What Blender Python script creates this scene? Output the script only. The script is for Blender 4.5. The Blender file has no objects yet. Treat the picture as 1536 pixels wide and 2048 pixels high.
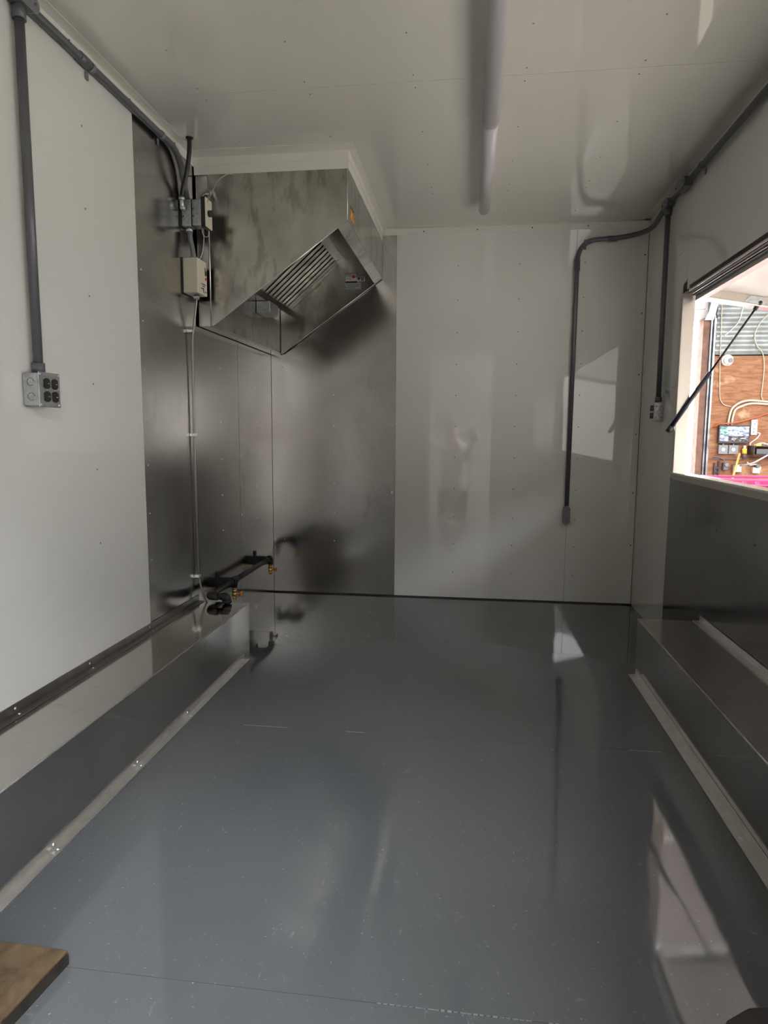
import bpy, bmesh, math, random
from mathutils import Vector, Matrix
random.seed(7)
S = bpy.context.scene
C = S.collection
# ------------------------------------------------------------------ room size (metres)
W, D, H, Y0 = 2.125, 3.9055, 2.13, 0.16
# ------------------------------------------------------------------ camera
f_px, yaw, pit, rol = 1328.58, 0.1297, 0.1194, 0.0057
fw = Vector((-math.sin(yaw)*math.cos(pit), math.cos(yaw)*math.cos(pit), -math.sin(pit)))
r0 = Vector((math.cos(yaw), math.sin(yaw), 0)); u0 = r0.cross(fw)
rr = r0*math.cos(rol) + u0*math.sin(rol); uu = -r0*math.sin(rol) + u0*math.cos(rol)
cd = bpy.data.cameras.new('camera'); cam = bpy.data.objects.new('camera', cd); C.objects.link(cam)
cam.matrix_world = Matrix(((rr.x, uu.x, -fw.x, 1.1917), (rr.y, uu.y, -fw.y, 0.0), (rr.z, uu.z, -fw.z, 0.9834), (0, 0, 0, 1)))
cd.sensor_fit = 'VERTICAL'; cd.sensor_height = 32.0; cd.lens = f_px*32.0/2048.0
cd.clip_start = 0.02; cd.clip_end = 200
S.camera = cam
# ------------------------------------------------------------------ world: bright overcast daylight
wd = bpy.data.worlds.new('overcast'); S.world = wd; wd.use_nodes = True
wn = wd.node_tree; bg = wn.nodes['Background']
bg.inputs['Color'].default_value = (0.94, 0.97, 1.0, 1); bg.inputs['Strength'].default_value = 15.0
# ------------------------------------------------------------------ added fill lamp behind the rear doorway
def area(name, loc, target, sx, sy, power, col):
    l = bpy.data.lights.new(name, 'AREA'); l.shape = 'RECTANGLE'; l.size = sx; l.size_y = sy
    l.energy = power; l.color = col
    o = bpy.data.objects.new(name, l); C.objects.link(o); o.location = loc
    o.rotation_euler = (Vector(target)-Vector(loc)).to_track_quat('-Z', 'Y').to_euler(); return o
# unseen lamp, added above and behind the doorway to brighten the near floor
area('rear_fill_added', (1.55, -1.15, 3.25), (.95, 1.3, 0.0), 1.0, .9, 300, (1.0, 1.0, 0.98))
# ------------------------------------------------------------------ view
S.view_settings.view_transform = 'Standard'; S.view_settings.look = 'None'
S.view_settings.gamma = 1; S.view_settings.exposure = 0.0; S.view_settings.use_curve_mapping = False
try:
    S.cycles.use_denoising = True; S.cycles.max_bounces = 12; S.cycles.glossy_bounces = 6; S.cycles.diffuse_bounces = 7
    S.cycles.caustics_reflective = False; S.cycles.caustics_refractive = False
    S.cycles.sample_clamp_indirect = 6
except Exception: pass

# ================================================================== materials
def newmat(name):
    m = bpy.data.materials.new(name); m.use_nodes = True
    return m, m.node_tree, m.node_tree.nodes['Principled BSDF']
def noise(t, scale, detail=3, stretch=(1, 1, 1), rough=.55, dist=0):
    tc = t.nodes.new('ShaderNodeTexCoord'); mp = t.nodes.new('ShaderNodeMapping')
    mp.inputs['Scale'].default_value = stretch; t.links.new(tc.outputs['Object'], mp.inputs['Vector'])
    n = t.nodes.new('ShaderNodeTexNoise'); n.inputs['Scale'].default_value = scale
    n.inputs['Detail'].default_value = detail; n.inputs['Roughness'].default_value = rough
    n.inputs['Distortion'].default_value = dist
    t.links.new(mp.outputs['Vector'], n.inputs['Vector']); return n.outputs['Fac']
def ramp(t, fac, stops):
    r = t.nodes.new('ShaderNodeValToRGB'); e = r.color_ramp.elements
    while len(e) < len(stops): e.new(0.5)
    for i, (p, c) in enumerate(stops):
        e[i].position = p; e[i].color = (c[0], c[1], c[2], 1) if isinstance(c, tuple) else (c, c, c, 1)
    t.links.new(fac, r.inputs['Fac']); return r.outputs['Color']
def bump(t, b, h, strength, dist=.01, prev=None):
    n = t.nodes.new('ShaderNodeBump'); n.inputs['Strength'].default_value = strength; n.inputs['Distance'].default_value = dist
    t.links.new(h, n.inputs['Height'])
    if prev is not None: t.links.new(prev, n.inputs['Normal'])
    t.links.new(n.outputs['Normal'], b.inputs['Normal']); return n.outputs['Normal']
def mix(t, a, b_, fac, mode='MIX'):
    m = t.nodes.new('ShaderNodeMix'); m.data_type = 'RGBA'; m.blend_type = mode
    for k, v in (('A', a), ('B', b_)):
        s = [i for i in m.inputs if i.name == k and i.type == 'RGBA'][0]
        if isinstance(v, tuple): s.default_value = (*v, 1)
        else: t.links.new(v, s)
    if isinstance(fac, (int, float)): m.inputs[0].default_value = fac
    else: t.links.new(fac, m.inputs[0])
    return [o for o in m.outputs if o.type == 'RGBA'][0]
def simple(name, col, rough=.5, metal=0, spec=.5, var=0, vscale=20, bmp=0, bscale=60, coat=0, ior=None):
    m, t, b = newmat(name)
    b.inputs['Base Color'].default_value = (*col, 1); b.inputs['Roughness'].default_value = rough
    b.inputs['Metallic'].default_value = metal; b.inputs['Specular IOR Level'].default_value = spec
    b.inputs['Coat Weight'].default_value = coat
    if ior: b.inputs['IOR'].default_value = ior
    if var:
        n = noise(t, vscale); lo = tuple(c*(1-var) for c in col); hi = tuple(min(1, c*(1+var)) for c in col)
        t.links.new(ramp(t, n, [(.3, lo), (.7, hi)]), b.inputs['Base Color'])
    if bmp: bump(t, b, noise(t, bscale, 4), bmp, .002)
    return m
M = {}
def white(name, col, rough=.09, wav=.10, dent=None):
    m, t, b = newmat(name)
    n = noise(t, 1.1, 3); t.links.new(ramp(t, n, [(.3, tuple(c*.97 for c in col)), (.7, col)]), b.inputs['Base Color'])
    b.inputs['Roughness'].default_value = rough; b.inputs['Specular IOR Level'].default_value = .5
    b.inputs['IOR'].default_value = 1.65
    h = noise(t, 1.6, 2, rough=.4); pr_ = bump(t, b, h, wav, .02)
    if dent:   # a screw pulled too tight dimples the thin sheet
        tc = t.nodes.new('ShaderNodeTexCoord'); vd = t.nodes.new('ShaderNodeVectorMath'); vd.operation = 'DISTANCE'
        t.links.new(tc.outputs['Object'], vd.inputs[0]); vd.inputs[1].default_value = dent[:3]
        mr = t.nodes.new('ShaderNodeMapRange'); mr.interpolation_type = 'SMOOTHERSTEP'
        mr.inputs['From Min'].default_value = 0; mr.inputs['From Max'].default_value = dent[3]
        t.links.new(vd.outputs['Value'], mr.inputs['Value']); bump(t, b, mr.outputs['Result'], 1.0, dent[4], pr_)
    return m
M['white'] = white('white_gloss_panel', (.74, .735, .705), .025, .07)
M['white_dent'] = white('white_gloss_panel_dimpled', (.74, .735, .705), .025, .07, (1.104, 3.9055, .487, .07, .003))
M['ceilw'] = white('white_gloss_ceiling', (.75, .72, .665), .02, .05)
M['ceilw_dent'] = white('white_gloss_ceiling_dimpled', (.75, .72, .665), .02, .05, (1.17, 2.53, 2.13, .13, .004))
M['trimw'] = simple('white_trim', (.74, .72, .67), .35)
def steel(name, base, rough, stretch, blot=.25, wav=.12, wstretch=(1, 1, 1), sm=.90, st=.60):
    m, t, b = newmat(name)
    b.inputs['Metallic'].default_value = 1
    big = noise(t, 3.0, 4, (1, 1, 1), .6, .6); fine = noise(t, 40, 3, stretch)
    smear = noise(t, 9, 4, (1.6, 1.6, .55), .6, .3)
    c1 = ramp(t, big, [(.35, tuple(x*(1-blot) for x in base)), (.62, base)])
    warm = ramp(t, smear, [(st, (1, 1, 1)), (st+.08, (sm, sm*.985, sm*.955))])
    t.links.new(mix(t, c1, warm, 1.0, 'MULTIPLY'), b.inputs['Base Color'])
    rr_ = ramp(t, big, [(.3, rough*1.35), (.7, rough*.85)])
    t.links.new(mix(t, rr_, ramp(t, smear, [(.58, 0.0), (.72, .06)]), 1.0, 'ADD'), b.inputs['Roughness'])
    n1 = bump(t, b, fine, .05, .0015); bump(t, b, noise(t, 1.7, 2, wstretch, .4), wav, .02, n1)
    return m
M['steel'] = steel('stainless_wall_sheet', (.55, .54, .525), .14, (30, 30, .6), .14, .05)
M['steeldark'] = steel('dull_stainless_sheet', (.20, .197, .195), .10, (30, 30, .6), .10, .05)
M['hoodsteel'] = steel('stainless_hood_sheet', (.62, .605, .56), .18, (30, 30, .6), .30, .14, (1, 1, 1), .70, .52)
M['bench'] = steel('stainless_bench_sheet', (.64, .63, .61), .09, (1, .05, 1), .08, .05)
M['angle'] = simple('aluminium_angle', (.78, .78, .77), .33, 1, var=.06, vscale=30, bmp=.1)
M['angle_dark_refl'] = simple('aluminium_angle_dark_reflection', (.36, .355, .34), .28, 1, var=.06, vscale=30)  # darker copy: the left angle's dim reflection is put into the colour
M['galv'] = simple('galvanised_steel', (.46, .47, .47), .42, 1, var=.2, vscale=60)
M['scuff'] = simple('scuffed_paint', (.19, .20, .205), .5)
M['screwl'] = simple('screw_grey', (.28, .265, .24), .5)
M['rivet'] = simple('rivet_metal', (.7, .7, .7), .3, 1)
M['screwd'] = simple('screw_dark', (.09, .085, .08), .5, .6)
M['conduit'] = simple('grey_pvc_conduit', (.098, .099, .110), .32)
M['conduitlight'] = simple('grey_fitting', (.17, .175, .185), .38)
M['black'] = simple('black_rubber', (.012, .012, .013), .45)
M['iron'] = simple('black_iron_pipe', (.022, .022, .023), .42, .35, bmp=.15, bscale=200)
M['brass'] = simple('brass', (.62, .40, .16), .3, 1)
M['orangeh'] = simple('orange_handle', (.75, .30, .04), .45)
M['cream'] = simple('cream_enamel', (.68, .64, .50), .4)
M['ink'] = simple('black_ink', (.02, .02, .02), .5)
M['red'] = simple('red_ink', (.5, .02, .04), .5)
M['label'] = simple('label_white', (.70, .69, .67), .5)
M['labelgrey'] = simple('label_silver', (.38, .39, .42), .4)
M['orangelabel'] = simple('orange_label', (.62, .20, .04), .5)
M['yellow'] = simple('yellow_plastic', (.85, .60, .05), .5)
M['lamp'] = simple('frosted_lamp_tube', (.62, .58, .62), .3, coat=.4)
M['wire'] = simple('tinned_wire', (.6, .56, .46), .4, .6)
M['gasket'] = simple('black_gasket', (.015, .015, .016), .6)
M['gap'] = simple('panel_backing', (.05, .05, .05), .8)
# floor: dark grey painted metal, glossy, lightly scuffed
m, t, b = newmat('grey_floor_paint')
n1 = noise(t, 1.4, 4); sc = noise(t, 26, 6, (1.6, 1, 1), .72, .5); spk = noise(t, 150, 2)
base = ramp(t, n1, [(.3, (.086, .095, .104)), (.7, (.095, .105, .115))])
base = mix(t, base, (.26, .27, .28), ramp(t, sc, [(.62, 0.0), (.76, .45)]))
base = mix(t, base, (.40, .40, .40), ramp(t, spk, [(.70, 0.0), (.76, .6)]))
t.links.new(base, b.inputs['Base Color'])
t.links.new(ramp(t, sc, [(.35, .025), (.8, .10)]), b.inputs['Roughness'])
b.inputs['IOR'].default_value = 1.7
bump(t, b, noise(t, 3.2, 2, (1, .7, 1), .45), .10, .02)
M['floor'] = m
# weathered brown board
m, t, b = newmat('brown_board')
n = noise(t, 22, 6, (1, 1, 1), .7, .4)
t.links.new(ramp(t, n, [(.3, (.035, .022, .012)), (.5, (.085, .055, .028)), (.72, (.13, .09, .045))]), b.inputs['Base Color'])
b.inputs['Roughness'].default_value = .75; bump(t, b, n, .3, .004); M['board'] = m
M['boardedge'] = simple('board_edge', (.022, .018, .014), .5, var=.5, vscale=40)
# outdoor materials
m, t, b = newmat('plywood')
g = noise(t, 5, 5, (1.2, 1, 7), .6, 1.2); bl = noise(t, 4, 4, (1, 1, 1), .6, .4)
c = ramp(t, g, [(.3, (.15, .052, .018)), (.5, (.24, .10, .040)), (.7, (.32, .15, .07))])
c = mix(t, c, (.52, .36, .20), ramp(t, bl, [(.60, 0.0), (.72, .75)]))
t.links.new(c, b.inputs['Base Color']); b.inputs['Roughness'].default_value = .7; M['ply'] = m
M['corr'] = simple('corrugated_galvanised', (.24, .26, .255), .45, .55, var=.25, vscale=6)
M['track'] = simple('worn_track_steel', (.25, .26, .27), .4, .8, var=.5, vscale=9)
M['wood'] = simple('weathered_post', (.16, .085, .06), .8, var=.35, vscale=12)
M['wpanel'] = simple('white_ribbed_door', (.74, .66, .65), .5)
M['ground'] = simple('yard_concrete', (.44, .41, .365), .85, var=.15, vscale=2, bmp=.3)
M['flap'] = simple('white_hatch_liner', (.80, .72, .70), .35)
M['yardw'] = simple('added_yard_wall', (.30, .29, .28), .7)
M['bouncew'] = simple('white_bounce_wall', (.80, .78, .75), .6)
M['rail'] = simple('beige_hatch_rail', (.52, .46, .39), .5)
M['alu'] = simple('bright_aluminium', (.86, .85, .83), .25, 1)
M['dkalu'] = simple('dark_extrusion', (.09, .075, .08), .3, .8)
M['jamb'] = simple('satin_jamb', (.52, .47, .42), .33, .9)
M['strut'] = simple('black_strut_tube', (.02, .02, .035), .18, .3)
M['rod'] = simple('dark_piston_rod', (.03, .03, .03), .25, .8)
M['pvc'] = simple('white_pvc', (.50, .43, .33), .5)
M['pink'] = simple('pink_plastic', (.42, .035, .14), .35)
M['monitor'] = simple('black_monitor_plastic', (.02, .02, .022), .4)
M['greyplug'] = simple('grey_plug', (.10, .10, .11), .5)
M['redcord'] = simple('orange_red_cord', (.50, .09, .025), .5)
M['orangewood'] = simple('orange_stick', (.75, .36, .10), .5)
M['blanket'] = simple('pale_wall_paint', (.31, .295, .27), .8)
M['blanketd'] = simple('dim_wall_paint', (.10, .095, .085), .8)
M['redcrate'] = simple('red_plastic', (.30, .05, .04), .5)
M['shirt'] = simple('pale_shirt', (.5, .5, .5), .9)

# ================================================================== mesh helpers
class MB:
    def __init__(s): s.bm = bmesh.new()
    def box(s, x0, x1, y0, y1, z0, z1):
        v = [s.bm.verts.new((x, y, z)) for x in (x0, x1) for y in (y0, y1) for z in (z0, z1)]
        for q in ((0, 1, 3, 2), (4, 6, 7, 5), (0, 4, 5, 1), (2, 3, 7, 6), (0, 2, 6, 4), (1, 5, 7, 3)):
            s.bm.faces.new([v[i] for i in q])
        return s
    def prism(s, pts, d):
        """polygon pts (3D) extruded by vector d"""
        d = Vector(d); a = [s.bm.verts.new(p) for p in pts]; b_ = [s.bm.verts.new(Vector(p)+d) for p in pts]
        s.bm.faces.new(a[::-1]); s.bm.faces.new(b_)
        n = len(pts)
        for i in range(n): s.bm.faces.new([a[i], a[(i+1) % n], b_[(i+1) % n], b_[i]])
        return s
    def obox(s, c, dx, dy, dz):
        c, dx, dy, dz = map(Vector, (c, dx, dy, dz))
        return s.prism([c-dx-dy-dz, c+dx-dy-dz, c+dx+dy-dz, c-dx+dy-dz], dz*2)
    def tube(s, pts, r, n=12, caps=True, radii=None):
        P = [Vector(p) for p in pts]; rings = []
        up = Vector((0, 0, 1)); T0 = (P[1]-P[0]).normalized()
        if abs(T0.dot(up)) > .95: up = Vector((1, 0, 0))
        N = (up - T0*up.dot(T0)).normalized()
        for i, p in enumerate(P):
            if i == 0: T = (P[1]-P[0]).normalized()
            elif i == len(P)-1: T = (P[-1]-P[-2]).normalized()
            else: T = ((P[i+1]-p).normalized()+(p-P[i-1]).normalized()).normalized()
            N = (N - T*N.dot(T)).normalized(); B = T.cross(N)
            q = radii[i] if radii else r
            rings.append([s.bm.verts.new(p+(N*math.cos(a)+B*math.sin(a))*q) for a in [2*math.pi*k/n for k in range(n)]])
        for a, b_ in zip(rings, rings[1:]):
            for k in range(n):
                fc = s.bm.faces.new([a[k], a[(k+1) % n], b_[(k+1) % n], b_[k]]); fc.smooth = True
        if caps: s.bm.faces.new(rings[0][::-1]); s.bm.faces.new(rings[-1])
        return s
    def cyl(s, a, b_, r, n=16, r2=None):
        return s.tube([a, b_], r, n, radii=[r, r if r2 is None else r2])
    def ball(s, c, r, sc=(1, 1, 1), seg=12):
        m_ = Matrix.Translation(c) @ Matrix.Diagonal((*[r*k for k in sc], 1))
        for v in bmesh.ops.create_uvsphere(s.bm, u_segments=seg, v_segments=seg//2+1, radius=1, matrix=m_)['verts']:
            for fc in v.link_faces: fc.smooth = True
        return s
def arc(pts, rad=.05, k=6):
    """fillet the corners of a polyline"""
    P = [Vector(p) for p in pts]; out = [P[0]]
    for i in range(1, len(P)-1):
        a, b_, c = P[i-1], P[i], P[i+1]
        r = min(rad, (a-b_).length*.49, (c-b_).length*.49)
        p, q = b_+(a-b_).normalized()*r, b_+(c-b_).normalized()*r
        for j in range(k+1):
            t_ = j/k; out.append(p*(1-t_)**2+b_*2*t_*(1-t_)+q*t_**2)
    out.append(P[-1]); return out
def smooth(pts, k=6):
    P = [Vector(p) for p in pts]; P = [P[0]*2-P[1]]+P+[P[-1]*2-P[-2]]; out = []
    for i in range(1, len(P)-2):
        for j in range(k):
            t_ = j/k; a, b_, c, d = P[i-1:i+3]
            out.append(.5*((2*b_)+(c-a)*t_+(2*a-5*b_+4*c-d)*t_**2+(3*b_-a-3*c+d)*t_**3))
    out.append(P[-2]); return out
def put(name, mb, mat, parent=None, loc=None, bev=0, kind=None, label=None):
    bm = mb.bm; bmesh.ops.recalc_face_normals(bm, faces=bm.faces)
    org = Vector((0, 0, 0))
    if parent is not None: org = Vector(parent['wloc'])
    elif loc is not None: org = Vector(loc)
    bmesh.ops.translate(bm, verts=bm.verts, vec=-org)
    me = bpy.data.meshes.new(name); bm.to_mesh(me); bm.free()
    o = bpy.data.objects.new(name, me); C.objects.link(o)
    if isinstance(mat, str): mat = M[mat]
    me.materials.append(mat)
    o['wloc'] = tuple(org)
    if parent is not None:
        o.parent = parent
        # children share their parent's origin, so no offset is needed
    else: o.location = org
    if bev:
        md = o.modifiers.new('bevel', 'BEVEL'); md.width = bev; md.segments = 2; md.limit_method = 'ANGLE'; md.angle_limit = .6
    if kind: o['kind'] = kind
    if label: o['label'] = label
    return o
def tag(o, label, cat, group=None):
    o['label'] = label; o['category'] = cat
    if group: o['group'] = group
    return o
def thing(name, label, cat, loc, group=None):
    o = bpy.data.objects.new(name, None); C.objects.link(o); o.location = loc; o['wloc'] = tuple(loc); o.empty_display_size = .05
    return tag(o, label, cat, group)
def struct(name, mb, mat, loc=(0, 0, 0), **k): return put(name, mb, mat, loc=loc, kind='structure', **k)

# ================================================================== the trailer shell
fl = struct('floor', MB().box(-.05, W+.05, 0.0, D+.05, -.06, -.0035), 'gap')
ys = [Y0-.16, 1.033, 2.062, 3.09, D]
for a, b_ in zip(ys, ys[1:]):
    put('floor_panel', MB().box(0, W, a+.0007, b_-.0007, -.0035, 0), 'floor', fl)
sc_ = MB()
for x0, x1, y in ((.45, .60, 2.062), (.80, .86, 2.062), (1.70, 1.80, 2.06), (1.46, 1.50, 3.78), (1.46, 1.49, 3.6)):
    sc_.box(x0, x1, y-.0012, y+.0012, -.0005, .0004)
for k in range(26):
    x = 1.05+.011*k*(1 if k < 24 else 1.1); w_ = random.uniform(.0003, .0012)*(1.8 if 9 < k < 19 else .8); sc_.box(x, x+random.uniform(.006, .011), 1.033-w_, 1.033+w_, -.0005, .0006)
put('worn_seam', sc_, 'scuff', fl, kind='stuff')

def screws(pts, ax, sgn, mat, parent, r=.0035, name='screws'):
    mb = MB()
    for p in pts:
        q = list(p); q[ax] += sgn*.002
        p = list(p); p[ax] -= sgn*.001
        mb.cyl(p, q, r, 6, r*.6)
    put(name, mb, mat, parent, kind='stuff')
# left wall
wl = struct('wall_left', MB().box(-.05, -.0035, 0.0, D+.05, 0, H), 'gap')
put('wall_panel', MB().box(-.0035, -.0005, Y0, 1.083, 0, H), 'white', wl)
put('wall_panel', MB().box(-.0035, -.0005, 1.0845, 2.3155, 0, H), 'white', wl)
put('steel_panel', MB().box(-.0035, 0, 2.316, 3.3262, 0, H), 'steel', wl, label='stainless steel sheet with hand smears')
put('steel_panel', MB().box(-.0035, 0, 3.3298, D, 0, H), 'steel', wl)
P = [(0, 2.34, z) for z in (.50, .676, .857, 1.027, 1.205, 1.38, 1.56, 1.75, 1.93)]
P += [(0, 3.078, z) for z in (.505, .677, .85, 1.026, 1.155, 1.283)] + [(0, 3.345, z) for z in (.4, .55, .7, .862, 1.02, 1.1, 1.219, 1.35)]
P += [(0, 3.6, z) for z in (.5, .68, .86, 1.04, 1.22)]
screws(P, 0, 1, 'rivet', wl)
screws([(0, y, z) for y in (1.12, 2.0) for z in (.62, .86, 1.13, 1.4, 1.66, 1.9)], 0, 1, 'screwl', wl)
# back wall
wb = struct('wall_back', MB().box(-.05, W+.05, D+.0035, D+.06, 0, H), 'gap')
put('steel_panel', MB().box(0.0015, .7465, D, D+.0035, 0.006, H), 'steel', wb, label='stainless steel sheet on the back wall')
put('wall_panel', MB().box(.7475, 1.7435, D+.0003, D+.0035, 0.006, H), 'white_dent', wb)
put('wall_panel', MB().box(1.745, W-.002, D+.0003, D+.0035, 0.006, H), 'white', wb)
screws([(x, D, z) for x in (.07, .381, .731) for z in (.33, .5, .68, .86, 1.02, 1.2, 1.363)], 1, -1, 'rivet', wb)
screws([(x, D, z) for x in (1.097, 1.437, 1.79) for z in (.16, .33, .49, .66, .84, 1.02, 1.197, 1.372, 1.55, 1.731, 1.92)], 1, -1, 'screwd', wb, .0036)
screws([(.729, D, .629), (1.433, D, .641)], 1, -1, 'rivet', wb, .009, 'bolt_head')
put('sealant_line', MB().box(0, W, D-.006, D-.0005, 0, .007), 'gasket', wb)
# right wall, with the serving window opening z .806 - 1.62, y .35 - 3.23
WY0, WY1, WZ0, WZ1 = .30, 3.235, .80, 1.60
wr = struct('wall_right', MB().box(W+.0035, W+.05, 0, D+.05, 0, WZ0), 'gap')
put('wall_core', MB().box(W+.0035, W+.05, WY1, D+.05, WZ0, H), 'gap', wr)
put('wall_core', MB().box(W+.0035, W+.05, 0, WY0, WZ0, H), 'gap', wr)
put('wall_core', MB().box(W+.0035, W+.05, WY0, WY1, WZ1+.045, H), 'gap', wr)
put('wall_panel', MB().prism([(W, 3.283, 0), (W, D-.0015, 0), (W, D-.0015, H), (W, 3.192, H), (W, 3.192, 1.67), (W, 3.25, 1.635), (W, 3.25, .80), (W, 3.283, .80)], (.0035, 0, 0)), 'white', wr)
put('wall_panel', MB().box(W, W+.0035, 1.9, 3.1905, WZ1+.02, H), 'white', wr)
put('wall_panel', MB().box(W, W+.0035, 0.1, 1.8985, WZ1+.02, H), 'white', wr)
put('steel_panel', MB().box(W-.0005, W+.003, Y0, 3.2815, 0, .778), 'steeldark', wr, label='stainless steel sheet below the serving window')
screws([(W, y, z) for y in (3.30, 3.33, 3.86) for z in (.3, .6, .9, 1.2, 1.5, 1.8)], 0, -1, 'screwl', wr)
screws([(W, y, .62) for y in (1.6, 1.95, 2.3, 2.65, 3.0)], 0, -1, 'screwd', wr)
# rear wall with the doorway the photograph is taken through
we = struct('wall_rear', MB().box(-.05, .72, .10, Y0, 0, H), 'white')
put('wall_panel', MB().box(1.40, W+.05, .10, Y0, 0, H), 'white', we)
put('wall_panel', MB().box(.72, 1.40, .10, Y0, 1.86, H), 'white', we)
# ceiling
ce = struct('ceiling', MB().box(-.05, W+.05, 0, D+.05, H+.0035, H+.05), 'gap')
ys = [0.1, 1.33, 2.331, 3.328, D]
for a, b_ in zip(ys, ys[1:]):
    put('ceiling_panel', MB().box(0, W, a+.001, b_-.001, H, H+.0035), 'ceilw_dent' if abs(a-2.331) < .01 else 'ceilw', ce)
screws([(x, y, H) for x in (.25, .62, .98, 1.34, 1.70) for y in (1.37, 1.75, 2.06, 2.29, 2.37, 2.70, 3.02, 3.29, 3.37, 3.7)], 2, -1, 'screwl', ce)
# trims
def angle(name, a, b_, d1, d2, w, mat='trimw', th=.0015, n=1):
    """L-angle from a to b with legs along d1 and d2"""
    a, b_, d1, d2 = map(Vector, (a, b_, d1, d2)); mb = MB()
    mb.prism([a, b_, b_+d1*w, a+d1*w], d2*th); mb.prism([a+d2*th, b_+d2*th, b_+d2*w, a+d2*w], d1*th)
    return struct(name, mb, mat)
tr = angle('trim_1', (0, Y0, H), (0, D, H), (0, 0, -1), (1, 0, 0), .036)
angle('trim_2', (W, Y0, H), (W, D, H), (0, 0, -1), (-1, 0, 0), .036)
angle('trim_3', (.67, D, H), (W-.002, D, H), (0, 0, -1), (0, -1, 0), .036)
angle('trim_4', (W, D, 0.01), (W, D, H-.037), (-1, 0, 0), (0, -1, 0), .036)
sw = MB()
for z in (.35, .65, .98, 1.31, 1.64, 1.95): sw.cyl((W-.02, D, z), (W-.02, D-.004, z), .004, 6)
for x in (.9, 1.2, 1.5, 1.8): sw.cyl((x, D, H-.02), (x, D-.004, H-.02), .004, 6)
for y in (1.6, 1.95, 2.3, 2.65, 3.0, 3.4): sw.cyl((0, y, H-.017), (.004, y, H-.017), .004, 6); sw.cyl((W, y, H-.017), (W-.004, y, H-.017), .004, 6)
put('screws', sw, 'screwd', tr, kind='stuff')
struct('trim_5', MB().box(W-.0035, W-.0005, D-.0035, D, 0, H-.03), 'gasket')

# serving window
win = struct('window_1', MB().box(W-.0015, W+.05, WY1-.003, WY1+.012, WZ0, WZ1+.012), 'jamb', loc=(W, 3.2, .8))
put('jamb_flange', MB().box(W-.003, W-.0006, WY1-.003, WY1+.030, WZ0-.0, WZ1+.012), 'jamb', win)
put('sill', MB().box(W-.004, W+.055, WY0, WY1+.02, WZ0-.002, WZ0+.006), 'alu', win)
put('sill_lip', MB().box(W-.004, W-.0005, WY0, WY1+.02, WZ0-.026, WZ0-.002), 'jamb', win)
put('near_jamb', MB().box(W-.0015, W+.05, WY0-.015, WY0, WZ0, WZ1+.012), 'jamb', win)
hx = MB().box(W-.003, W+.006, WY0, WY1-.09, WZ1+.016, WZ1+.03).box(W+.006, W+.02, WY0, WY1-.05, WZ1+.003, WZ1+.018).box(W+.026, W+.045, WY0, WY1-.04, WZ1-.006, WZ1+.014)
put('header_gasket', hx, 'gasket', win)
put('header_track', MB().box(W+.0005, W+.008, WY0, WY1-.07, WZ1+.006, WZ1+.0155).box(W+.018, W+.024, WY0, WY1-.06, WZ1-.002, WZ1+.006), 'alu', win)
put('header_channel', MB().box(W+.006, W+.045, WY0, WY1-.03, WZ1+.018, WZ1+.044), 'dkalu', win)
put('hinge_strip', MB().box(W+.045, W+.078, WY0, WY1-.02, WZ1-.024, WZ1+.03), 'flap', win)
put('corner_notch', MB().box(W+.0, W+.03, WY1-.045, WY1+.010, WZ1+.013, WZ1+.055), 'gasket', win)

# hatch: hinged at the header, propped outwards; liner, rails
hat = thing('serving_hatch', 'white lined serving hatch propped open outside the window', 'hatch', (W+.06, 1.8, 1.61))
ca = math.atan(.175); ux = Vector((math.cos(ca), 0, -math.sin(ca))); uz = Vector((math.sin(ca), 0, math.cos(ca)))
h0 = Vector((W+.079, 0, 1.612)); Lh = .70
def hp(s_, y, n_): return h0+ux*s_+uz*n_+Vector((0, y, 0))
def hbox(mb, s0, s1, y0, y1, n0, n1):
    mb.prism([hp(s0, y0, n0), hp(s1, y0, n0), hp(s1, y1, n0), hp(s0, y1, n0)], uz*(n1-n0)); return mb
put('liner', hbox(MB(), .0, Lh, .34, 3.20, .006, .03), 'flap', hat)
put('side_rail', hbox(MB(), .0, Lh, 3.165, 3.215, -.028, .006), 'rail', hat, bev=.002)
put('side_rail', hbox(MB(), .0, Lh, .33, .38, -.028, .006), 'rail', hat, bev=.002)
put('edge_rail', hbox(MB(), Lh-.03, Lh, .38, 3.165, -.028, .006), 'rail', hat, bev=.002)
put('edge_strip', hbox(MB(), .0, Lh, 3.166, 3.222, -.036, -.029), 'alu', hat)
put('outer_skin', hbox(MB(), .0, Lh+.01, .32, 3.222, .03, .038), 'flap', hat)
# gas strut
gs = thing('gas_strut', 'black gas strut from window jamb up to the hatch rail', 'gas strut', (W-.02, 3.25, .99))
a, b_ = Vector((W-.026, 3.235, 1.008)), Vector((2.425, 3.175, 1.553)); q = a.lerp(b_, .44)
put('cylinder', MB().cyl(a, a.lerp(b_, .46), .0105, 14), 'strut', gs)
put('rod', MB().cyl(q, b_, .0045, 10), 'rod', gs)
put('end_fitting', MB().cyl(a-(b_-a).normalized()*.018, a+(b_-a).normalized()*.012, .0125, 12), 'black', gs)
put('end_fitting', MB().ball(b_, .015).cyl(b_-(b_-a).normalized()*.035, b_, .009, 10), 'black', gs)
put('bracket', MB().prism([(W-.014, 3.234, 1.02), (W+.004, 3.234, 1.02), (W+.004, 3.234, .975)], (0, .003, 0)), 'trimw', gs)
put('bracket', MB().prism([hp(.16, 3.163, -.028), hp(.26, 3.163, -.028), hp(.235, 3.163, .004), hp(.18, 3.163, .004)], (0, .002, 0)), 'galv', gs)

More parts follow.
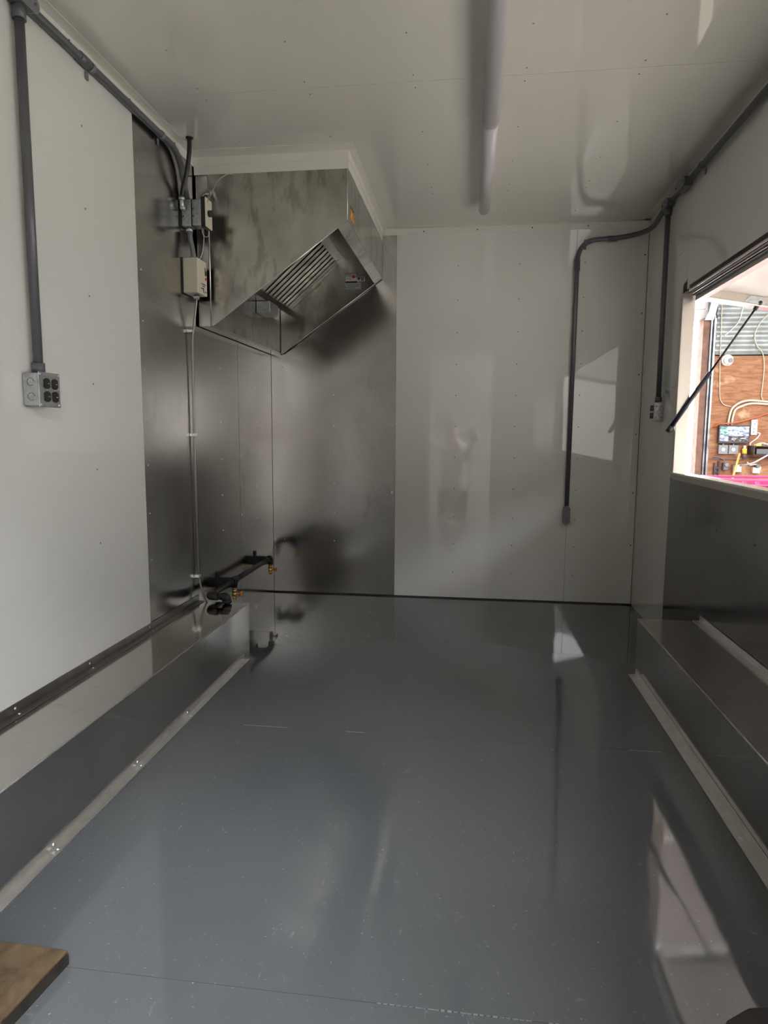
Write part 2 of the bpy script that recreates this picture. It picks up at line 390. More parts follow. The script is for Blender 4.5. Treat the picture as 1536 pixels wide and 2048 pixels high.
# ================================================================== wheel-well covers
BF = 2.762
def cover(side):
    L_ = side == 'l'
    nm = 'long stainless wheel well box along the left wall' if L_ else 'long stainless wheel well box below the serving window'
    xo, xw, fx = (.231, .001, .256) if L_ else (1.881, W-.0015, 1.851)
    t_ = thing('wheel_well_cover', nm, 'wheel well cover', (xw*.5+xo*.5, 1.5, 0))
    lo, hi = min(xo, xw), max(xo, xw); s = 1 if L_ else -1
    put('top_panel', MB().box(lo+.0005, hi-.0005, Y0+.002, BF, .229, .232), 'bench', t_, bev=.001)
    put('front_panel', MB().box(min(xo, xo-s*.003), max(xo, xo-s*.003), Y0+.002, BF, 0.0005, .2285), 'bench', t_)
    put('end_panel', MB().box(lo+.004, hi-.004, BF-.004, BF-.0005, 0.0005, .2285), 'bench', t_)
    put('edge_bend', MB().cyl((xo-s*.0015, Y0+.002, .2305), (xo-s*.0015, BF, .2305), .0028, 8), 'angle', t_)
    # floor angle
    mb = MB(); yb = 2.69 if L_ else 2.745
    a_, b2 = sorted((xo+s*.0005, fx)); mb.box(a_, b2, Y0+.002, yb, .0005, .003)
    a_, b2 = sorted((xo+s*.0005, xo+s*.003)); mb.box(a_, b2, Y0+.002, yb, .003, .026)
    put('floor_angle', mb, 'angle', t_, bev=.0006)
    mb = MB()
    a_, b2 = sorted((xw+s*.0005, xw+s*.028)); mb.box(a_, b2, Y0+.002, BF, .2325, .235)
    a_, b2 = sorted((xw+s*.0005, xw+s*.003)); mb.box(a_, b2, Y0+.002, BF, .235, .262 if L_ else .256)
    put('wall_angle', mb, 'angle_dark_refl' if L_ else 'angle', t_, bev=.0006)
    mb = MB()
    for y in ((1.35, 1.75, 2.1, 2.5) if L_ else (1.36, 1.62, 2.22, 2.65)):
        mb.ball(((xo+fx)/2+s*.001, y, .0035), .0042, (1, 1, .5), 8); mb.ball((xo+s*.0035, y, .014), .0042, (.5, 1, 1), 8)
        mb.ball((xw+s*.014, y-.2, .2355), .0042, (1, 1, .5), 8); mb.ball((xw+s*.0035, y-.2, .249), .0042, (.5, 1, 1), 8)
    put('rivets', mb, 'rivet', t_, kind='stuff')
cover('l'); cover('r')

# ================================================================== conduit runs
def coupling(mb, a, b_, r): mb.cyl(a, b_, r, 16)
def strap(parent, c, axis, r, out, name='strap'):
    """pipe strap: ring round the pipe at c (axis dir), tab on the wall"""
    c = Vector(c); ax_ = Vector(axis)
    mb = MB().cyl(c-ax_*.008, c+ax_*.008, r+.0025, 14)
    mb.obox(c+Vector(out[0]), Vector(out[1])*.011, ax_*.007, Vector(out[2])*.0015)
    mb.ball(c+Vector(out[0])+Vector(out[1])*.004, .004)
    put(name, mb, 'conduitlight', parent)
cr = .0125
cl = thing('conduit_run', 'dark grey conduit running under the left ceiling trim to the hood', 'conduit', (.02, 1.7, 2.08))
pth = arc([(.018, .17, 2.082), (.018, 2.655, 2.082), (.022, 2.708, 1.9165)], .11, 8)
put('pipe', MB().tube(pth, cr, 14), 'conduit', cl)
put('drop_pipe', MB().cyl((.018, 1.705, 2.07), (.018, 1.705, 1.138), cr, 14), 'conduit', cl)
put('coupling', MB().cyl((.018, 1.97, 2.082), (.018, 2.02, 2.082), .0155, 14), 'conduit', cl)
put('coupling', MB().cyl((.018, 1.705, 1.137), (.018, 1.705, 1.165), .017, 14), 'conduit', cl)
def stadium(c, u, v, n, a_, r, th):
    """capsule prism: half length a along u, radius r along v, extruded th along n"""
    c, u, v, n = map(Vector, (c, u, v, n)); pts = []
    for k in range(9): t_ = -math.pi/2+math.pi*k/8; pts.append(c+u*(a_+math.cos(t_)*r)+v*math.sin(t_)*r)
    for k in range(9): t_ = math.pi/2+math.pi*k/8; pts.append(c+u*(-a_+math.cos(t_)*r)+v*math.sin(t_)*r)
    return MB().prism(pts, n*th)
def body(parent, c, u, v, n, a_, r, th):
    o = put('conduit_body', stadium(Vector(c)-Vector(n)*th/2, u, v, n, a_, r, th), 'conduit', parent, bev=.003)
    cv = put('cover_plate', stadium(Vector(c)+Vector(n)*(th/2), u, v, n, a_, r+.001, .003), 'conduitlight', o, bev=.001)
    for s in (-1, 1): put('cover_screw', MB().ball(Vector(c)+Vector(n)*(th/2+.003)+Vector(u)*(a_*s*1.05), .0035, (1, 1, 1), 8), 'screwd', o)
body(cl, (.022, 1.690, 2.083), (0, 1, 0), (0, 0, 1), (1, 0, 0), .045, .021, .036)
put('coupling', MB().cyl((.018, 1.705, 2.03), (.018, 1.705, 2.068), .0175, 14), 'conduit', cl)
strap(cl, (.018, 2.035, 2.082), (0, 1, 0), cr, ((-.014, 0, -.024), (0, 0, 1), (1, 0, 0)))
strap(cl, (.018, 2.50, 2.082), (0, 1, 0), cr, ((-.014, 0, -.024), (0, 0, 1), (1, 0, 0)))
# small stub between switch boxes and control box
st = thing('conduit_stub', 'short grey conduit bend between grey switch boxes and cream control box', 'conduit', (.03, 2.72, 1.7))
put('pipe', MB().tube(smooth([(.026, 2.715, 1.808), (.028, 2.715, 1.77), (.036, 2.72, 1.72), (.038, 2.725, 1.688)]), .0105, 12), 'conduitlight', st)
put('connector', MB().cyl((.026, 2.715, 1.795), (.026, 2.715, 1.811), .014, 12), 'galv', st)

# right conduit
crn = thing('conduit_run', 'dark grey conduit along the right wall top, bending down the white back wall', 'conduit', (2.1, 3.4, 2.07))
xr = W-.02
pth = arc([(xr, .17, 2.078), (xr, 3.50, 2.078)], .1)
put('pipe', MB().tube(pth, cr, 14), 'conduit', crn)
pth = arc([(xr, 3.54, 2.078), (xr, 3.885-.09, 2.045), (xr-.13, D-.018, 2.036), (1.747, D-.018, 2.030), (1.740, D-.018, .57)], .13, 10)
put('back_pipe', MB().tube(pth, cr, 14), 'conduit', crn)
put('coupling', MB().cyl((1.747, D-.018, 1.87), (1.7465, D-.018, 1.93), .0155, 14), 'conduit', crn)
put('coupling', MB().cyl((1.90, D-.018, 2.0335), (1.95, D-.018, 2.0345), .0155, 14), 'conduit', crn)
body(crn, (1.7395, D-.018, .518), (0, 0, 1), (1, 0, 0), (0, -1, 0), .034, .018, .034)
body(crn, (xr-.004, 3.235, 2.078), (0, 1, 0), (0, 0, 1), (-1, 0, 0), .046, .0205, .036)
body(crn, (xr-.001, 3.485, 2.076), (0, 1, 0), (0, 0, 1), (-1, 0, 0), .030, .0195, .034)
put('coupling', MB().cyl((xr, 3.490, 2.028), (xr, 3.490, 2.064), .0175, 14), 'conduit', crn)
put('drop_pipe', MB().cyl((xr, 3.490, 2.05), (xr, 3.484, 1.140), cr, 14), 'conduit', crn)
put('coupling', MB().cyl((xr, 3.484, 1.1405), (xr, 3.484, 1.165), .0165, 14), 'conduit', crn)
strap(crn, (xr, 3.02, 2.078), (0, 1, 0), cr+.001, ((.016, 0, -.024), (0, 0, 1), (1, 0, 0)))
strap(crn, (1.785, D-.018, 2.018), (1, 0, -.3), cr, ((0, .014, -.022), (0, 0, 1), (0, 1, 0)))

# ================================================================== outlet boxes
def knock(mb, c, u, v, r):
    c, u, v = map(Vector, (c, u, v)); pts = [c+u*math.cos(t_)*r+v*math.sin(t_)*r for t_ in [2*math.pi*k/20 for k in range(18)]]
    mb.tube(pts, .0009, 5)
ob = thing('outlet_box', 'galvanised box with four black outlets on the left wall', 'outlet box', (0, 1.70, 1.05))
put('box', MB().box(.0005, .047, 1.660, 1.746, 1.049, 1.136), 'galv', ob, bev=.003)
for z in (1.073, 1.112):
    mb = MB(); knock(mb, (.024, 1.6597, z), (1, 0, 0), (0, 0, 1), .010); put('knockout', mb, 'conduitlight', ob)
put('cover_plate', MB().box(.047, .0495, 1.657, 1.7485, 1.046, 1.139), 'galv', ob, bev=.001)
def outlets(parent, x, s, yc, zc, dy, dz, ry, rz):
    for i in (-1, 1):
        for j in (-1, 1):
            c = (x, yc+dy*i, zc+dz*j); pts = []
            for k in range(20):
                t_ = 2*math.pi*k/20; pts.append(Vector((x, c[1]+max(-ry, min(ry, ry*1.25*math.cos(t_))), c[2]+rz*math.sin(t_))))
            r_ = put('receptacle', MB().prism(pts, (s*.003, 0, 0)), 'black', parent)
            put('ground_pin_hole', MB().ball((x+s*.0032, c[1]+ry*.45, c[2]), .002, (.4, 1.6, .7), 6), 'label', r_)
outlets(ob, .0495, 1, 1.7065, 1.0915, .0175, .0175, .0125, .0145)
for y in (1.663, 1.742):
    for z in (1.052, 1.133): put('cover_screw', MB().ball((.050, y, z), .004, (.6, 1, 1), 8), 'rivet', ob)
for y in (1.689, 1.724): put('cover_screw', MB().ball((.050, y, 1.092), .0025, (.6, 1, 1), 8), 'rivet', ob)
o2 = thing('outlet_box', 'small galvanised outlet box at the foot of right wall conduit', 'outlet box', (W, 3.49, 1.045))
put('box', MB().box(W-.042, W-.0005, 3.458, 3.528, 1.046, 1.137), 'galv', o2, bev=.003)
for z, x in ((1.075, -.012), (1.092, -.021), (1.109, -.012)):
    mb = MB(); knock(mb, (W+x, 3.4577, z), (1, 0, 0), (0, 0, 1), .0075); put('knockout', mb, 'conduitlight', o2)
for z in (1.065, 1.118):
    for x in (-.034, -.008): put('screw_hole', MB().ball((W+x, 3.4575, z), .0028, (1, .5, 1), 6), 'ink', o2)
put('cover_plate', MB().box(W-.045, W-.042, 3.455, 3.531, 1.043, 1.140), 'galv', o2, bev=.001)
outlets(o2, W-.045, -1, 3.493, 1.0915, .017, .0185, .012, .0145)

# ================================================================== exhaust hood
HY0, HY1 = 2.83, 3.900
hx0, hx1, zt, zf, zb = .062, .663, 2.058, 1.855, 1.438
hd = thing('exhaust_hood', 'stainless sloped exhaust hood high in the back left corner', 'exhaust hood', (.3, 3.3, 1.438))
th = .0015
def prof(y, d):  # end panel profile
    return MB().prism([(hx0, y, zt), (hx1, y, zt), (hx1, y, zf), (hx0+.014, y, zb), (hx0, y, zb)], (0, d, 0))
put('end_panel', prof(HY0, .0015), 'hoodsteel', hd)
put('end_panel', prof(HY1-.0015, .0015), 'hoodsteel', hd)
put('front_panel', MB().box(hx1, hx1+.0015, HY0, HY1, zf, zt), 'hoodsteel', hd)
put('top_panel', MB().box(hx0, hx1, HY0+.002, HY1-.002, zt-.002, zt), 'hoodsteel', hd)
put('back_panel', MB().box(hx0-.0015, hx0, HY0+.002, HY1-.002, zb, zt-.003), 'hoodsteel', hd)
sd = Vector((hx1-hx0-.014, 0, zf-zb)).normalized(); sn = Vector((-sd.z, 0, sd.x))
put('front_lip', MB().prism([Vector((hx1, HY0+.002, zf)), Vector((hx1, HY1-.002, zf)), Vector((hx1, HY1-.002, zf))-sd*.05, Vector((hx1, HY0+.002, zf))-sd*.05], sn*.0015), 'hoodsteel', hd)
put('end_lip', MB().prism([Vector((hx1, HY1-.002, zf)), Vector((hx0+.014, HY1-.002, zb)), Vector((hx0+.014, HY1-.007, zb)), Vector((hx1, HY1-.007, zf))], sn*.0015), 'bench', hd)
put('rear_lip', MB().box(hx0, hx0+.014, HY0+.002, HY1-.002, zb-.0005, zb+.001), 'hoodsteel', hd)
put('edge_bead', MB().tube([(hx0+.014, HY0, zb), (hx1, HY0, zf)], .0022, 6), 'angle', hd)
put('edge_bead', MB().tube([(hx0+.002, HY0-.0005, zb), (hx0+.002, HY0-.0005, zt)], .0022, 6), 'angle', hd)
put('edge_bead', MB().tube([(hx1, HY0, zf), (hx1, HY0, zt)], .0018, 6), 'angle', hd)
put('edge_bead', MB().tube([(hx0+.014, HY1-.008, zb), (hx1, HY1-.008, zf)], .0022, 6), 'angle', hd)
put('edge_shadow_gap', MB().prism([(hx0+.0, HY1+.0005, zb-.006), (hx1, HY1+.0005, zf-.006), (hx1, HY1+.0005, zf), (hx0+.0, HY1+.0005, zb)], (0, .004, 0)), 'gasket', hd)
put('corner_seam', MB().box(hx0+.0002, hx0+.003, HY1-.0045, HY1-.002, zb+.002, 1.68), 'gasket', hd)
put('wall_spacer', MB().box(.008, hx0-.003, HY0+.004, HY1, zb-.001, zt), 'steel', hd, label='standoff spacer behind the hood')
# filter bank, 41.6 degrees
fa, fb = Vector((.100, 0, 1.693)), Vector((.410, 0, 1.969)); fd = (fb-fa).normalized(); fn = Vector((-fd.z, 0, fd.x)); FL = (fb-fa).length
def fbox(mb, s0, s1, y0, y1, n0, n1):
    a_ = fa+fd*s0+fn*n0; b2 = fa+fd*s1+fn*n0
    mb.prism([a_+Vector((0, y0, 0)), b2+Vector((0, y0, 0)), b2+Vector((0, y1, 0)), a_+Vector((0, y1, 0))], fn*(n1-n0)); return mb
for fy in (HY0+.03, 3.385):
    fr = MB(); y0, y1 = fy, fy+.508 if fy > 3 else 3.38
    fbox(fr, 0, .016, y0, y1, 0, .045); fbox(fr, FL-.016, FL, y0, y1, 0, .045)
    fbox(fr, .016, FL-.016, y0, y0+.010, 0, .045); fbox(fr, .016, FL-.016, y1-.010, y1, 0, .045)
    F_ = put('baffle_filter', fr, 'angle', hd)
    n_ = 8; pit_ = (y1-y0-.02)/n_
    for k in range(n_):
        yb = y0+.010+pit_*k
        mb = MB(); fbox(mb, .016, FL-.016, yb+.006, yb+pit_-.020, .004, .008)
        fbox(mb, .016, FL-.016, yb+.004, yb+.007, .002, .022); fbox(mb, .016, FL-.016, yb+pit_-.021, yb+pit_-.018, .002, .022)
        put('slat', mb, 'hoodsteel', F_)
    mb = MB(); fbox(mb, .016, FL-.016, y0+.01, y1-.01, .028, .031)
    put('filter_back', mb, 'gasket', F_)
    hpts = [fa+fd*(FL*.46)+fn*.0+Vector((0, y1-.03, 0)), fa+fd*(FL*.46)+fn*-.02+Vector((0, y1-.03, 0)), fa+fd*(FL*.62)+fn*-.02+Vector((0, y1-.03, 0)), fa+fd*(FL*.62)+Vector((0, y1-.03, 0))]
    put('filter_handle', MB().tube(arc(hpts, .01), .002, 6), 'wire', F_)
mb = MB(); fbox(mb, FL, FL+.028, HY0+.02, HY1-.003, -.006, .05); put('filter_channel', mb, 'angle', hd)
mb = MB(); mb.prism([fb+fd*.028+Vector((0, HY0+.01, 0)), fb+fd*.028+Vector((0, HY1-.002, 0)), Vector((.50, HY1-.002, zt-.003)), Vector((.50, HY0+.01, zt-.003))], (.002, 0, 0)); put('baffle_plate', mb, 'hoodsteel', hd)
put('grease_trough', MB().prism([(hx0+.001, HY0+.01, 1.66), (hx0+.058, HY0+.01, 1.66), (.118, HY0+.01, 1.70), (hx0+.001, HY0+.01, 1.70)], (0, HY1-HY0-.015, 0)), 'hoodsteel', hd)
put('grease_cup', MB().box(hx0+.002, hx0+.075, 3.45, 3.60, 1.600, 1.659), 'galv', hd, bev=.003)
# labels inside the far end of the hood
ly = HY1-.0022
lb = put('maple_leaf_label', MB().box(.4525, .5165, ly-.001, ly, 1.8465, 1.890), 'label', hd, label='white label with red border and red maple leaf')
mb = MB()
mb.box(.451, .518, ly-.0007, ly, 1.845, 1.8465); mb.box(.451, .518, ly-.0007, ly, 1.890, 1.8915); mb.box(.451, .4525, ly-.0007, ly, 1.845, 1.8915); mb.box(.5165, .518, ly-.0007, ly, 1.845, 1.8915)
put('label_border', mb, 'red', lb)
leaf = [(0, 1), (.15, .68), (.36, .78), (.27, .35), (.5, .5), (.56, .36), (.9, .42), (.8, .2), (.95, .1), (.55, -.2), (.6, -.36), (.06, -.3), (.06, -.7), (-.06, -.7), (-.06, -.3), (-.6, -.36), (-.55, -.2), (-.95, .1), (-.8, .2), (-.9, .42), (-.56, .36), (-.5, .5), (-.27, .35), (-.36, .78), (-.15, .68)]
put('leaf', MB().prism([(.500+x*.0135, ly-.0016, 1.8685+y*.0145) for x, y in leaf], (0, .0005, 0)), 'red', lb)
def text(s, x, z, size, y, parent, mat='ink', rot=(math.pi/2, 0, 0), name='lettering'):
    cu = bpy.data.curves.new(name, 'FONT'); cu.body = s; cu.size = size; cu.extrude = .0002
    tmp = bpy.data.objects.new(name, cu); C.objects.link(tmp)
    dg = bpy.context.evaluated_depsgraph_get(); me = bpy.data.meshes.new_from_object(tmp.evaluated_get(dg))
    C.objects.unlink(tmp); bpy.data.objects.remove(tmp)
    o = bpy.data.objects.new(name, me); C.objects.link(o); me.materials.append(M[mat])
    if isinstance(x, Vector): p = x
    else: p = Vector((x, y, z))
    me.transform(Matrix.Translation(p-Vector(parent['wloc'])) @ (rot if isinstance(rot, Matrix) else Matrix.Rotation(math.pi/2, 4, 'X')))
    o.parent = parent; o['wloc'] = parent['wloc']; return o
text('MADE IN\nCANADA', .4555, 1.8815, .0085, ly-.0014, lb)
text('FABRIQUÉ\nAU CANADA', .4555, 1.8595, .0062, ly-.0014, lb)
l2 = put('approval_label', MB().box(.519, .565, ly-.001, ly, 1.8455, 1.870), 'label', hd)
put('label_mark', MB().prism([(.530+.0075*math.cos(t_), ly-.0014, 1.8605+.0075*math.sin(t_)) for t_ in [k*.5236 for k in range(12)]], (0, .0004, 0)).box(.5405, .561, ly-.0014, ly-.001, 1.859, 1.864).box(.5425, .559, ly-.0014, ly-.001, 1.8485, 1.855).box(.525, .535, ly-.0014, ly-.001, 1.8485, 1.851), 'ink', l2)
put('dark_label_strip', MB().box(.451, .519, ly-.001, ly, 1.836, 1.845), 'ink', hd)
l3 = put('rating_label', MB().box(.453, .541, ly-.001, ly, 1.802, 1.8355), 'labelgrey', hd, label='silver rating label with fine print')
mb = MB()
for k in range(6): mb.box(.457, .457+(.078 if k < 4 else .05), ly-.0013, ly-.001, 1.8285-k*.0048, 1.8300-k*.0048)
put('fine_print', mb, 'gap', l3)
# warning sticker on the front face
ol = put('warning_label', MB().box(hx1+.0016, hx1+.0022, 2.885, 2.975, 1.880, 1.930), 'orangelabel', hd, label='orange and yellow warning sticker')
put('label_band', MB().box(hx1+.0022, hx1+.0026, 2.885, 2.975, 1.880, 1.892).box(hx1+.0022, hx1+.0026, 2.905, 2.925, 1.896, 1.908), 'yellow', ol)
put('label_print', MB().box(hx1+.0026, hx1+.0029, 2.895, 2.965, 1.884, 1.888).box(hx1+.0022, hx1+.0026, 2.885, 2.975, 1.921, 1.930), 'ink', ol)
# white closure panels and ceiling angle above the hood
put('closure_panel', MB().box(.004, hx1+.004, HY0-.0015, HY0+.0005, zt, H-.0005), 'trimw', hd, label='white closure panel between hood and ceiling')
put('closure_panel', MB().box(hx1+.0017, hx1+.004, HY0+.001, HY1, zt, H-.0005), 'trimw', hd)
mb = MB(); mb.box(.040, hx1+.034, HY0-.075, HY0-.002, H-.0025, H-.0003); mb.box(hx1+.0045, hx1+.034, HY0-.002, HY1-.002, H-.0025, H-.0003)
mb.box(.040, hx1+.0065, HY0-.004, HY0-.0017, H-.036, H-.0026); mb.box(hx1+.0042, hx1+.0065, HY0-.0017, HY1-.002, H-.036, H-.0026)
put('ceiling_angle', mb, 'trimw', hd, bev=.0005)

# ================================================================== boxes beside the hood
sb = thing('switch_box_stack', 'stacked grey metal switch boxes with black cover beside the hood', 'switch box', (0, 2.71, 1.81))
put('box', MB().box(.006, .048, 2.685, 2.742, 1.811, 1.914), 'galv', sb, bev=.004)
put('box', MB().box(.050, .091, 2.685, 2.742, 1.811, 1.914), 'galv', sb, bev=.004)
put('box_seam', MB().box(.0005, .006, 2.683, 2.744, 1.809, 1.916), 'gasket', sb)
put('box_seam', MB().box(.048, .050, 2.683, 2.744, 1.809, 1.916), 'gasket', sb)
put('black_cover', MB().box(.091, .108, 2.679, 2.748, 1.805, 1.920), 'black', sb, bev=.002)
put('face_plate', MB().box(.108, .111, 2.682, 2.748, 1.806, 1.919), 'cream', sb)
put('knob', MB().cyl((.111, 2.712, 1.862), (.126, 2.712, 1.862), .013, 16), 'black', sb)
for x, z in ((.014, 1.848), (.057, 1.848), (.057, 1.875)): put('screw_hole', MB().cyl((x, 2.6855, z), (x, 2.6835, z), .003, 8), 'ink', sb)
put('elbow_connector', MB().tube(arc([(.020, 2.662, 1.916), (.020, 2.662, 1.880), (.020, 2.686, 1.876)], .02), .009, 10).cyl((.020, 2.662, 1.903), (.020, 2.662, 1.914), .013, 10).ball((.020, 2.668, 1.876), .011), 'galv', sb)
mb = MB().cyl((.074, 2.725, 1.914), (.074, 2.725, 1.925), .010, 10)
put('cable_connector', mb, 'galv', sb)
bh = thing('flexible_hose', 'black flexible conduit dropping from ceiling to the switch boxes', 'flexible conduit', (.07, 2.645, 2.13))
put('hose', MB().tube(smooth([(.068, 2.642, 2.1295), (.065, 2.642, 2.07), (.050, 2.648, 2.00), (.028, 2.658, 1.945), (.021, 2.662, 1.914)]), .0088, 14), 'black', bh)
put('ceiling_grommet', MB().cyl((.068, 2.642, 2.1245), (.068, 2.642, 2.1295), .014, 14), 'gasket', bh)
# cream control box
cb = thing('control_box', 'cream metal control box with small switches by the hood', 'control box', (0, 2.735, 1.549))
put('case', MB().box(.004, .068, 2.688, 2.784, 1.549, 1.688), 'cream', cb, bev=.003)
put('back_gap', MB().box(.0003, .004, 2.684, 2.788, 1.545, 1.690), 'gasket', cb)
mb = MB()
for y, z, a_, b2 in ((2.765, 1.655, .004, .008), (2.768, 1.640, .006, .010), (2.735, 1.592, .010, .0018), (2.745, 1.584, .012, .0018), (2.755, 1.592, .012, .002), (2.728, 1.573, .009, .002), (2.742, 1.568, .003, .009), (2.765, 1.563, .006, .002), (2.748, 1.556, .002, .002)):
    mb.box(.0678, .069, y-a_, y+a_, z-b2, z+b2)
put('panel_print', mb, 'ink', cb, kind='stuff')
put('rocker_switch', MB().box(.068, .072, 2.760, 2.772, 1.633, 1.650), 'ink', cb, bev=.001)
put('indicator_lamp', MB().ball((.069, 2.768, 1.618), .006, (1, 1, 1), 10), 'red', cb)
put('cable_connector', MB().cyl((.040, 2.735, 1.530), (.040, 2.735, 1.550), .010, 12).cyl((.040, 2.735, 1.536), (.040, 2.735, 1.542), .014, 8), 'galv', cb)
# armoured cables
M['armour'] = simple('dull_armour', (.20, .19, .175), .4, 1)
def ribbed(path, r, pitch, parent, name, mat='galv'):
    mb = MB(); P_ = [Vector(p) for p in path]; L_ = [0]
    for a_, b2 in zip(P_, P_[1:]): L_.append(L_[-1]+(b2-a_).length)
    tot = L_[-1]; n_ = int(tot/pitch*2); pts = []; rad = []
    j = 0
    for k in range(n_+1):
        s = tot*k/n_
        while j < len(L_)-2 and L_[j+1] < s: j += 1
        t_ = (s-L_[j])/(L_[j+1]-L_[j]); pts.append(P_[j].lerp(P_[j+1], t_)); rad.append(r if k % 2 else r*.72)
    mb.tube(pts, r, 8, radii=rad); return put(name, mb, mat, parent)
ac = thing('armoured_cable', 'ribbed metal armoured cable hanging from the cream control box', 'cable', (.03, 2.74, .232))
ribbed(smooth([(.040, 2.735, 1.532), (.034, 2.737, 1.49), (.022, 2.74, 1.42), (.014, 2.74, 1.35), (.011, 2.74, 1.1), (.011, 2.74, .75), (.011, 2.745, .42), (.016, 2.748, .32), (.030, 2.750, .262), (.044, 2.750, .2326)], 8), .0056, .0075, ac, 'armour', 'armour')
for z in (1.402, .968, .352): put('clamp', MB().box(.0005, .019, 2.728, 2.752, z-.006, z+.006).box(.0005, .003, 2.716, 2.764, z-.006, z+.006), 'rivet', ac, bev=.001)
a2 = thing('armoured_cable', 'short ribbed cable between the switch boxes and cream control box', 'cable', (.07, 2.74, 1.75))
ribbed(smooth([(.080, 2.730, 1.810), (.078, 2.735, 1.77), (.068, 2.74, 1.72), (.055, 2.735, 1.689)], 6), .0042, .006, a2, 'armour', 'armour')
a3 = thing('armoured_cable', 'short ribbed cable rising from switch boxes into the hood end', 'cable', (.08, 2.8, 1.93))
ribbed(smooth([(.074, 2.725, 1.922), (.075, 2.740, 1.945), (.078, 2.765, 1.96), (.080, 2.80, 1.97)], 6), .005, .006, a3, 'armour')
put('connector', MB().tube([(.080, 2.790, 1.968), (.080, 2.829, 1.985)], .009, 10).cyl((.080, 2.818, 1.980), (.080, 2.8295, 1.985), .014, 8), 'galv', a3)
cw = thing('capillary_wire', 'thin bare sensor wire looping from switch plate over the hood', 'wire', (.12, 2.75, 1.9))
put('wire', MB().tube(smooth([(.112, 2.70, 1.905), (.125, 2.72, 1.95), (.140, 2.76, 2.01), (.160, 2.80, 2.045), (.172, 2.8275, 2.055)], 8), .0017, 6), 'wire', cw)
put('wire', MB().tube(smooth([(.078, 2.72, 1.810), (.080, 2.72, 1.79), (.090, 2.72, 1.776), (.104, 2.72, 1.778), (.107, 2.72, 1.80)], 8), .0017, 6), 'wire', cw)

# ================================================================== gas manifold
gm = thing('gas_manifold', 'black iron gas manifold with brass valves low on left wall', 'gas pipe', (.06, 3.1, .26))
gx, gz = .062, .265
put('pipe', MB().cyl((gx, 2.745, gz), (gx, 3.63, gz), .0135, 16), 'iron', gm)
put('elbow', MB().tube(arc([(gx, 2.775, gz), (gx, 2.732, gz), (gx+.040, 2.732, gz)], .03), .0185, 14), 'iron', gm)
put('nipple', MB().cyl((gx+.030, 2.732, gz), (gx+.065, 2.732, gz), .0135, 14), 'iron', gm)
put('elbow', MB().tube(arc([(gx+.052, 2.732, gz), (gx+.082, 2.732, gz), (gx+.082, 2.732, gz-.024)], .025), .0165, 14).cyl((gx+.082, 2.732, gz-.016), (gx+.082, 2.732, gz-.027), .0205, 14), 'iron', gm)
put('riser', MB().cyl((gx+.082, 2.732, .2325), (gx+.082, 2.732, gz-.02), .0135, 14), 'iron', gm)
put('tee', MB().cyl((gx, 3.01, gz), (gx, 3.075, gz), .0185, 14).cyl((gx, 3.043, gz), (gx, 3.043, gz-.034), .0175, 14).cyl((gx, 3.004, gz), (gx, 3.016, gz), .0215, 14), 'iron', gm)
put('elbow', MB().tube(arc([(gx, 3.59, gz), (gx, 3.632, gz), (gx, 3.632, gz-.036)], .03), .018, 14), 'iron', gm)
for y in (3.043, 3.632):
    v = put('valve', MB().cyl((gx, y, gz-.034), (gx, y, gz-.045), .010, 10).cyl((gx, y, gz-.045), (gx, y, gz-.058), .0125, 6).ball((gx, y, gz-.068), .0135).cyl((gx, y, gz-.078), (gx, y, gz-.09), .0115, 6).cyl((gx, y, gz-.09), (gx, y, gz-.097), .008, 10), 'brass', gm)
    put('handle', MB().cyl((gx, y, gz-.068), (gx+.03, y, gz-.068), .005, 8).box(gx+.028, gx+.033, y-.008, y+.024, gz-.078, gz-.058), 'orangeh', v, bev=.001)
for y in (2.985, 3.545):
    put('wall_bracket', MB().box(.0005, .006, y-.012, y+.012, gz-.045, gz+.055).box(.006, gx, y-.010, y-.006, gz-.022, gz+.026).box(.006, gx, y+.006, y+.010, gz-.022, gz+.026).cyl((gx, y-.010, gz), (gx, y+.010, gz), .018, 12), 'iron', gm)

# ================================================================== ceiling tube light
tl = thing('tube_light', 'long unlit frosted tube light running along the ceiling', 'tube light', (1.236, 2.2, H))
put('tube', MB().cyl((1.236, 2.55, 2.092), (1.231, 3.51, 2.092), .028, 24).ball((1.231, 3.512, 2.092), .028, (1, .8, 1), 20), 'lamp', tl)
put('tube', MB().cyl((1.239, .45, 2.090), (1.236, 2.555, 2.090), .0295, 24), 'lamp', tl)
put('tube_rim', MB().cyl((1.236, 2.550, 2.0895), (1.236, 2.557, 2.0895), .0302, 24), 'label', tl)
for y in (1.2, 2.2, 2.7, 3.3): put('clip', MB().box(1.224, 1.247, y, y+.03, 2.110, H-.0005), 'galv', tl)

# ================================================================== loose things on the floor
bd = thing('board', 'rough brown board lying flat at lower left corner', 'board', (.38, .8, 0))
put('face', MB().prism([(.236+.025, .45, .022), (.40, .45, .022), (.470, 1.040, .022), (.262, 1.045, .022)], (0, 0, .007)), 'board', bd, bev=.002)
put('core', MB().prism([(.236+.025, .448, .0), (.402, .448, .0), (.4715, 1.0395, .0), (.262, 1.043, .0)], (0, 0, .022)), 'boardedge', bd)

mt = stadium((1.735, .87, .0005), (0, 1, 0), (1, 0, 0), (0, 0, 1), .10, .14, .010)
bmesh.ops.bisect_plane(mt.bm, geom=mt.bm.verts[:]+mt.bm.edges[:]+mt.bm.faces[:], plane_co=(1.845, 0, 0), plane_no=(1, 0, 0), clear_outer=True)
bmesh.ops.holes_fill(mt.bm, edges=mt.bm.edges[:])
tag(put('rubber_mat', mt, 'black', loc=(1.75, .86, 0), bev=.002), 'black rounded rubber mat end on the floor at lower right corner', 'mat')
